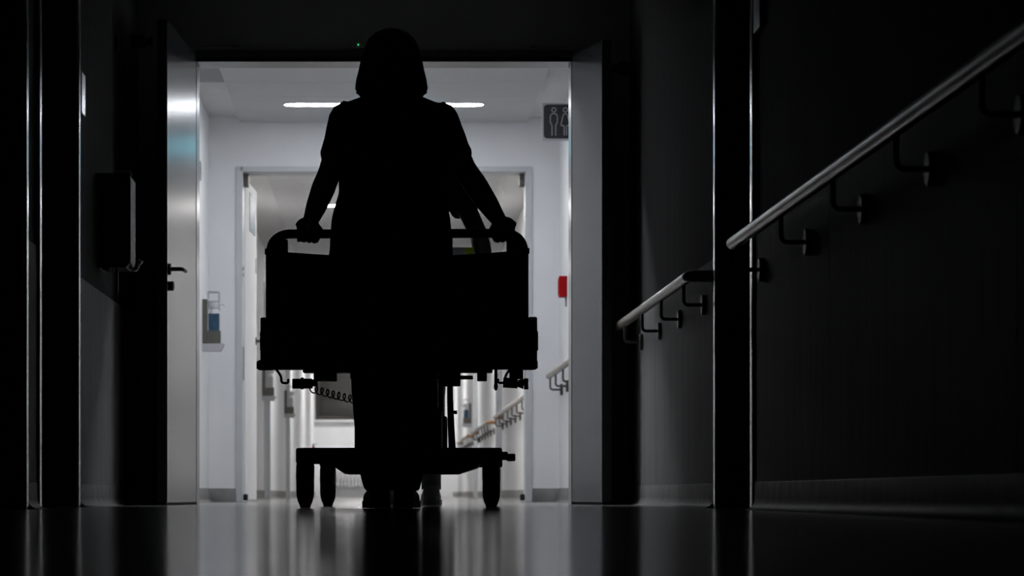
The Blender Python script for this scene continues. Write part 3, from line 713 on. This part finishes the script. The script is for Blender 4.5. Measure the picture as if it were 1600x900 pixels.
# ------------------------------------------------------------------ people
def arm_chain(bm, sh, el, wr, r=(0.05, 0.044, 0.04, 0.042, 0.037, 0.026)):
    sh, el, wr = Vector(sh), Vector(el), Vector(wr)
    P = [sh, sh.lerp(el, 0.5), el, el.lerp(wr, 0.3), el.lerp(wr, 0.65), wr]
    tube(bm, P, list(r), 16); ball(bm, sh, r[0]); ball(bm, el, r[2]); ball(bm, wr, r[5])
def grip_hand(bm, g, wr, q):
    """right-size hand closed round a rail along x at point g; q = +1 thumb towards +x"""
    g, wr = Vector(g), Vector(wr); R = 0.0165
    kn = g + Vector((0, -0.012, R+0.017))
    # palm: from the wrist over the rail
    tube(bm, [wr, wr.lerp(kn, 0.5)+Vector((0, 0, 0.006)), kn, g+Vector((0, 0.016, R+0.008))], [(0.026, 0.02), (0.038, 0.019), (0.041, 0.016), (0.038, 0.010)], 16, hint=Vector((0, 0, 1)))
    for i, (dx, L) in enumerate(((0.030, 0.95), (0.010, 1.05), (-0.010, 1.0), (-0.029, 0.85))):
        x = g.x+q*dx; rr = 0.0092-0.0006*i
        C = []; n = 9
        for k in range(n):
            a = math.radians(100 - L*235*k/(n-1))          # around the rail: top, front, below
            rad = R + rr + 0.001
            C.append((x, g.y+rad*math.cos(a), g.z+rad*math.sin(a)))
        tube(bm, C, [rr]*(n-2)+[rr*0.9, rr*0.6], 10, hint=Vector((1, 0, 0)))
    # thumb leaves the side of the palm and closes below
    T = [wr.lerp(kn, 0.45)+Vector((q*0.026, 0, -0.004)), g+Vector((q*0.048, -0.030, 0.012)), g+Vector((q*0.044, -0.031, -0.008)), g+Vector((q*0.034, -0.019, -0.026)), g+Vector((q*0.024, -0.004, -0.030))]
    tube(bm, T, [0.013, 0.012, 0.0105, 0.010, 0.007], 12)
def relaxed_hand(bm, wr, d, q):
    wr, d = Vector(wr), Vector(d).normalized(); a, b = frame_at(d, Vector((1, 0, 0)))
    pe = wr + d*0.085
    tube(bm, [wr, wr+d*0.04, pe], [(0.026, 0.018), (0.02, 0.038), (0.016, 0.04)], 16, hint=Vector((1, 0, 0)))
    for i, (o, L) in enumerate(((0.03, 0.072), (0.01, 0.08), (-0.01, 0.075), (-0.029, 0.06))):
        s = pe + Vector((0, o, 0))
        tube(bm, [s-d*0.01, s+d*L*0.5+Vector((-q*0.004, 0, 0)), s+d*L*0.8+Vector((-q*0.016, 0, 0)), s+d*L+Vector((-q*0.03, 0, 0))], [0.0095, 0.009, 0.008, 0.006], 10)
    s = wr + d*0.03 + Vector((0, 0.03, 0))
    tube(bm, [s, s+d*0.035+Vector((0, 0.022, 0)), s+d*0.068+Vector((-q*0.006, 0.026, 0))], [0.013, 0.0105, 0.007], 10)
def head(bm, c, neck0):
    c = Vector(c); n0 = Vector(neck0)
    ball(bm, c+Vector((0, -0.008, 0.02)), (0.074, 0.092, 0.090), 24)           # skull
    ball(bm, c+Vector((0, 0.028, -0.045)), (0.056, 0.060, 0.072), 20)          # face and jaw
    ball(bm, c+Vector((0, 0.066, -0.098)), (0.026, 0.020, 0.018), 12)          # chin
    tube(bm, [c+Vector((0, 0.082, 0.004)), c+Vector((0, 0.097, -0.025)), c+Vector((0, 0.104, -0.042)), c+Vector((0, 0.088, -0.050))], [0.007, 0.010, 0.013, 0.009], 10)
    tube(bm, [c+Vector((-0.042, 0.066, 0.018)), c+Vector((0, 0.084, 0.022)), c+Vector((0.042, 0.066, 0.018))], 0.010, 10)   # brow
    tube(bm, [c+Vector((-0.022, 0.079, -0.072)), c+Vector((0, 0.088, -0.070)), c+Vector((0.022, 0.079, -0.072))], 0.0065, 10)  # lips
    for s in (-1, 1): ball(bm, c+Vector((s*0.075, 0.0, -0.015)), (0.010, 0.020, 0.032), 12)
    tube(bm, [n0, n0.lerp(c, 0.5), c+Vector((0, 0, -0.05))], [(0.060, 0.058), (0.053, 0.055), (0.055, 0.06)], 18)
def eyes(c, parent):
    for s in (-1, 1):
        part('eye', M_bottle, parent, lambda bm: ball(bm, Vector(c)+Vector((s*0.031, 0.074, 0.0)), 0.011, 10), True)
def leg_chain(bm, hip, kn, an, r=(0.085, 0.072, 0.055, 0.056, 0.036)):
    hip, kn, an = Vector(hip), Vector(kn), Vector(an)
    tube(bm, [hip, hip.lerp(kn, 0.5), kn, kn.lerp(an, 0.35), an], list(r), 18); ball(bm, an, r[4]); ball(bm, kn, r[2]*0.98)
def shoe(name, m, parent, ax, ay, z0=0.0, yaw=0.0, pitch=0.0, sole=None):
    """shoe with its heel under the ankle, toe towards +y"""
    b = bmesh.new()
    loft_pts = []
    n = 20
    def ringy(y, hw, z_lo, z_hi):
        return [(hw*math.copysign(abs(math.cos(2*PI*k/n))**0.7, math.cos(2*PI*k/n)), y, (z_lo+z_hi)/2+(z_hi-z_lo)/2*math.copysign(abs(math.sin(2*PI*k/n))**0.7, math.sin(2*PI*k/n))) for k in range(n)]
    R = [ringy(*p) for p in ((-0.066, 0.022, 0.016, 0.060), (-0.058, 0.033, 0.014, 0.088), (-0.03, 0.037, 0.014, 0.094), (0.02, 0.037, 0.014, 0.092), (0.07, 0.040, 0.014, 0.074), (0.12, 0.045, 0.014, 0.060), (0.16, 0.043, 0.014, 0.052), (0.185, 0.03, 0.016, 0.042), (0.194, 0.014, 0.020, 0.034))]
    V = [[b.verts.new(p) for p in r] for r in R]
    for i in range(len(V)-1):
        for k in range(n): b.faces.new((V[i][k], V[i][(k+1) % n], V[i+1][(k+1) % n], V[i+1][k]))
    b.faces.new(V[0][::-1]); b.faces.new(V[-1])
    Mx = Matrix.Translation((ax, ay, z0)) @ Matrix.Rotation(yaw, 4, 'Z') @ Matrix.Rotation(pitch, 4, 'X')
    bmesh.ops.transform(b, matrix=Mx, verts=b.verts[:])
    o = obj(name, b, m, parent, True)
    s = bmesh.new()
    out = [(-0.036, -0.055), (-0.02, -0.07), (0.02, -0.07), (0.036, -0.055), (0.04, 0.0), (0.042, 0.06), (0.049, 0.12), (0.045, 0.165), (0.025, 0.196), (0.0, 0.203), (-0.025, 0.196), (-0.045, 0.165), (-0.049, 0.12), (-0.042, 0.06), (-0.04, 0.0)]
    prism(s, out, 'z', 0.001, 0.026); bmesh.ops.transform(s, matrix=Mx, verts=s.verts[:])
    obj('sole', s, sole or m, o, True)
    return o
def hair_bob(parent, c, rings, face_from, m, wisps=420, seed=3, tipz=0.0):
    """hair shell as rings (dz, hx, hy, cy) from the crown down; below face_from it leaves the face free"""
    rnd = random.Random(seed); c = Vector(c); b = bmesh.new(); n = 40; V = []
    def pt(i, k, push=0.0):
        dz, hx, hy, cy = rings[i]
        lim = PI if dz > face_from else math.radians(128)
        a = -lim + 2*lim*k/(n-1)
        wob = 1+0.012*noise.noise(Vector((a*3, dz*9, seed)))
        return c + Vector(((hx+push)*math.sin(a)*wob, cy-(hy+push)*math.cos(a)*wob, dz))
    for push in (0.0, -0.022):
        V.append([[b.verts.new(pt(i, k, push if rings[i][1] > 0.03 else push*0.3)) for k in range(n)] for i in range(len(rings))])
    for L in V:
        for i in range(len(L)-1):
            for k in range(n-1): b.faces.new((L[i][k], L[i][k+1], L[i+1][k+1], L[i+1][k]))
    A, B = V; e = len(rings)-1
    for k in range(n-1):
        b.faces.new((A[e][k], A[e][k+1], B[e][k+1], B[e][k])); b.faces.new((A[0][k], A[0][k+1], B[0][k+1], B[0][k]))
    for i in range(e):
        for k in (0, n-1): b.faces.new((A[i][k], A[i+1][k], B[i+1][k], B[i][k]))
    # locks that hang past the lower edge and stray hairs
    for j in range(wisps):
        k = rnd.uniform(1, n-2); k0 = int(k); i0 = rnd.randint(max(1, e-2), e-1)
        p0 = pt(i0, k0, 0.001); p1 = pt(e, k0, 0.002)
        out = (p1-c); out.z = 0; out.normalize()
        L = rnd.uniform(0.002, 0.026); stray = rnd.random() < 0.24
        q = p1 + Vector((0, 0, -L)) + out*rnd.uniform(-0.014, 0.006)
        if stray: q = p1 + Vector((0, 0, -L*0.8)) + out*rnd.uniform(0.002, 0.014)
        r = 0.0011 if stray else rnd.uniform(0.0015, 0.0032)
        mid = p0.lerp(p1, 0.6) + out*(0.004 if stray else 0.001)
        tube(b, [p0, mid, p1, q], [r, r, r*0.9, 0.0004], 5)
    return obj('hair', b, m, parent, True)

# ---- the woman pushing the bed
WX, WY = 0.0, 10.85
W = thing('person', (WX, WY, 0), 'woman with bobbed hair in dark clothes seen from behind, pushing the bed with both hands', 'person')
inv = Matrix.Translation((-WX, -WY, 0))
gl = inv @ lp(-0.322, YB, 0.978); gr = inv @ lp(0.386, YB, 0.978)
hc = (0.026, 0.055, 1.535)
shL, elL = (-0.128, 0.0, 1.345), (-0.186, -0.15, 1.15)
shR, elR = (0.195, 0.0, 1.345), (0.278, -0.14, 1.16)
wrL = gl + Vector((0.012, -0.078, 0.030)); wrR = gr + Vector((-0.020, -0.080, 0.030))
hipL, knL, anL = (-0.045, 0.0, 0.80), (-0.03, 0.06, 0.44), (-0.018, -0.03, 0.085)
hipR, knR, anR = (0.115, 0.0, 0.80), (0.095, 0.14, 0.44), (0.072, 0.16, 0.085)
bm = bmesh.new()
head(bm, hc, (0.030, 0.015, 1.37))
loft(bm, [(0.033, 0.0, 0.74, 0.15, 0.11), (0.033, 0.0, 0.82, 0.17, 0.12), (0.033, 0.01, 1.0, 0.145, 0.105), (0.033, 0.0, 1.2, 0.155, 0.11), (0.033, 0.0, 1.32, 0.165, 0.09), (0.032, 0.005, 1.39, 0.08, 0.06)])
arm_chain(bm, shL, elL, wrL); arm_chain(bm, shR, elR, wrR)
grip_hand(bm, gl, wrL, 1); grip_hand(bm, gr, wrR, -1)
leg_chain(bm, hipL, knL, anL); leg_chain(bm, hipR, knR, anR)
for an in (anL, anR): tube(bm, [an, (an[0], an[1]-0.01, 0.045), (an[0], an[1]+0.09, 0.035)], [0.034, 0.030, 0.026], 12)
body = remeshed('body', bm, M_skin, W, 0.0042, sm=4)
body['label'] = 'skin of arms, hands and neck'
eyes(hc, body)
# tunic
bm = bmesh.new()
loft(bm, [(0.022, 0.005, 0.745, 0.212, 0.150, .9), (0.022, 0.005, 0.80, 0.217, 0.152, .9), (0.025, 0.005, 0.90, 0.217, 0.145, .9), (0.025, 0.005, 1.0, 0.207, 0.135, .9), (0.030, 0.0, 1.09, 0.190, 0.128, .9),
          (0.038, -0.005, 1.20, 0.196, 0.128, .9), (0.036, -0.005, 1.30, 0.204, 0.118, .9), (0.033, 0.0, 1.36, 0.206, 0.102, .9), (0.032, 0.004, 1.388, 0.193, 0.085), (0.032, 0.006, 1.410, 0.155, 0.072), (0.032, 0.008, 1.427, 0.10, 0.062), (0.032, 0.01, 1.446, 0.068, 0.058)])
for sh, el, q in ((shL, elL, -1), (shR, elR, 1)):
    s, e = Vector(sh), Vector(el); m2 = s.lerp(e, 0.72)
    tube(bm, [s+Vector((-q*0.06, 0, 0.012)), s+Vector((q*0.004, 0, 0.006)), s.lerp(e, 0.35)+Vector((q*0.002, 0, 0)), m2], [0.062, 0.062, 0.058, 0.053], 18)
    ball(bm, s+Vector((q*0.002, 0, 0.0)), 0.063); tube(bm, [m2-(e-s).normalized()*0.02, m2+(e-s).normalized()*0.004], 0.055, 18)
    tube(bm, [s+Vector((q*0.014, -0.055, 0.044)), s+Vector((q*0.012, 0, 0.062)), s+Vector((q*0.014, 0.055, 0.044))], 0.009, 8)    # shoulder seam
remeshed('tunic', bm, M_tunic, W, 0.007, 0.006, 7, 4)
# trousers
bm = bmesh.new()
loft(bm, [(0.033, 0.0, 0.70, 0.17, 0.125, .9), (0.030, 0.0, 0.80, 0.195, 0.138, .9), (0.030, 0.0, 0.95, 0.165, 0.118)])
for hip, kn, an, q in ((hipL, knL, anL, -1), (hipR, knR, anR, 1)):
    h, k, a = Vector(hip), Vector(kn), Vector(an)
    tube(bm, [h, h.lerp(k, 0.5), k, k.lerp(a, 0.4), k.lerp(a, 0.78), a+Vector((0, -0.01, -0.02))], [0.098, 0.092, 0.084, 0.080, 0.073, 0.053], 20)
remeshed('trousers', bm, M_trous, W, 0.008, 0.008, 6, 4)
shoe('shoe', M_shoeblack, W, anL[0], anL[1]+0.01, yaw=0.08); shoe('shoe', M_shoeblack, W, anR[0], anR[1]+0.01, yaw=-0.08)
hair_bob(W, (hc[0], hc[1]-0.012, hc[2]), [(0.136, 0.006, 0.006, -0.01), (0.130, 0.032, 0.042, -0.01), (0.117, 0.060, 0.076, -0.012), (0.097, 0.081, 0.096, -0.013), (0.065, 0.096, 0.107, -0.015), (0.03, 0.106, 0.113, -0.016), (-0.01, 0.114, 0.116, -0.018), (-0.045, 0.123, 0.118, -0.018), (-0.075, 0.127, 0.114, -0.018), (-0.088, 0.122, 0.108, -0.02), (-0.099, 0.110, 0.100, -0.02), (-0.106, 0.092, 0.088, -0.02)], 0.055, M_hair)

# ---- the second person at the far end of the bed
PX, PY = 0.11, 13.62
P2 = thing('person', (PX, PY, 0), 'person in a short-sleeved dark top beyond the bed, nearly hidden by the woman', 'person')
hc = (0.0, 0.03, 1.60)
shL, elL, wrL = (-0.17, 0, 1.38), (-0.20, 0.04, 1.10), (-0.17, 0.22, 0.98)
shR, elR = (0.19, 0.0, 1.42), (0.30, -0.09, 1.17)
wrR = Vector((0.325, -0.36, 1.00))
bm = bmesh.new()
head(bm, hc, (0, 0, 1.40))
loft(bm, [(0, 0, 0.80, 0.14, 0.10), (0, 0, 0.86, 0.155, 0.11), (0, 0.005, 1.05, 0.125, 0.095), (0, 0, 1.25, 0.14, 0.10), (0, 0, 1.36, 0.155, 0.085), (0, 0, 1.42, 0.075, 0.055)])
arm_chain(bm, shL, elL, wrL); arm_chain(bm, shR, elR, wrR)
relaxed_hand(bm, wrL, (0.1, 0.5, -0.8), -1); relaxed_hand(bm, wrR, (0.05, -0.35, -0.9), 1)
LG = (((-0.085, 0, 0.86), (-0.09, 0.14, 0.47), (-0.085, 0.16, 0.085)), ((0.085, 0, 0.86), (0.09, 0.05, 0.47), (0.095, -0.05, 0.085)))
for l in LG: leg_chain(bm, *l)
for h, k, an in LG: tube(bm, [an, (an[0], an[1]-0.01, 0.045), (an[0], an[1]+0.09, 0.035)], [0.034, 0.030, 0.026], 12)
body = remeshed('body', bm, M_skin, P2, 0.006, sm=3); eyes(hc, body)
bm = bmesh.new()
loft(bm, [(0, 0, 0.80, 0.175, 0.13, .9), (0, 0, 0.92, 0.172, 0.125, .9), (0, 0, 1.08, 0.155, 0.115, .9), (0, 0, 1.25, 0.165, 0.12, .9), (0, 0, 1.38, 0.178, 0.10, .9), (0, 0, 1.455, 0.15, 0.075), (0, 0, 1.48, 0.066, 0.06)])
for sh, el, q in ((shL, elL, -1), (shR, elR, 1)):
    s, e = Vector(sh), Vector(el)
    tube(bm, [s+Vector((-q*0.05, 0, 0)), s, s.lerp(e, 0.55)], [0.066, 0.068, 0.070], 18); ball(bm, s, 0.068)
remeshed('tunic', bm, M_tunic, P2, 0.009, 0.004, 7, 3)
bm = bmesh.new()
loft(bm, [(0, 0, 0.76, 0.155, 0.115, .9), (0, 0, 0.86, 0.168, 0.12, .9), (0, 0, 0.98, 0.14, 0.10)])
for h, k, a in LG:
    h, k, a = Vector(h), Vector(k), Vector(a)
    tube(bm, [h, h.lerp(k, 0.5), k, k.lerp(a, 0.5), a+Vector((0, 0, 0.055))], [0.088, 0.08, 0.068, 0.062, 0.056], 18)
remeshed('trousers', bm, M_trous, P2, 0.009, 0.004, 7, 3)
for h, k, a in LG:
    part('sock', M_sock, P2, lambda bm: tube(bm, [(a[0], a[1], 0.15), (a[0], a[1], 0.07)], 0.0425, 16), True)
    shoe('shoe', M_shoegrey, P2, a[0], a[1], sole=M_shoegrey)
hair_bob(P2, (hc[0], hc[1]-0.012, hc[2]), [(0.124, 0.006, 0.006, -0.01), (0.118, 0.036, 0.045, -0.01), (0.10, 0.06, 0.078, -0.012), (0.07, 0.080, 0.098, -0.012), (0.03, 0.088, 0.104, -0.012), (-0.01, 0.088, 0.102, -0.01), (-0.05, 0.078, 0.09, -0.01)], 0.05, M_hair, 120, 5)
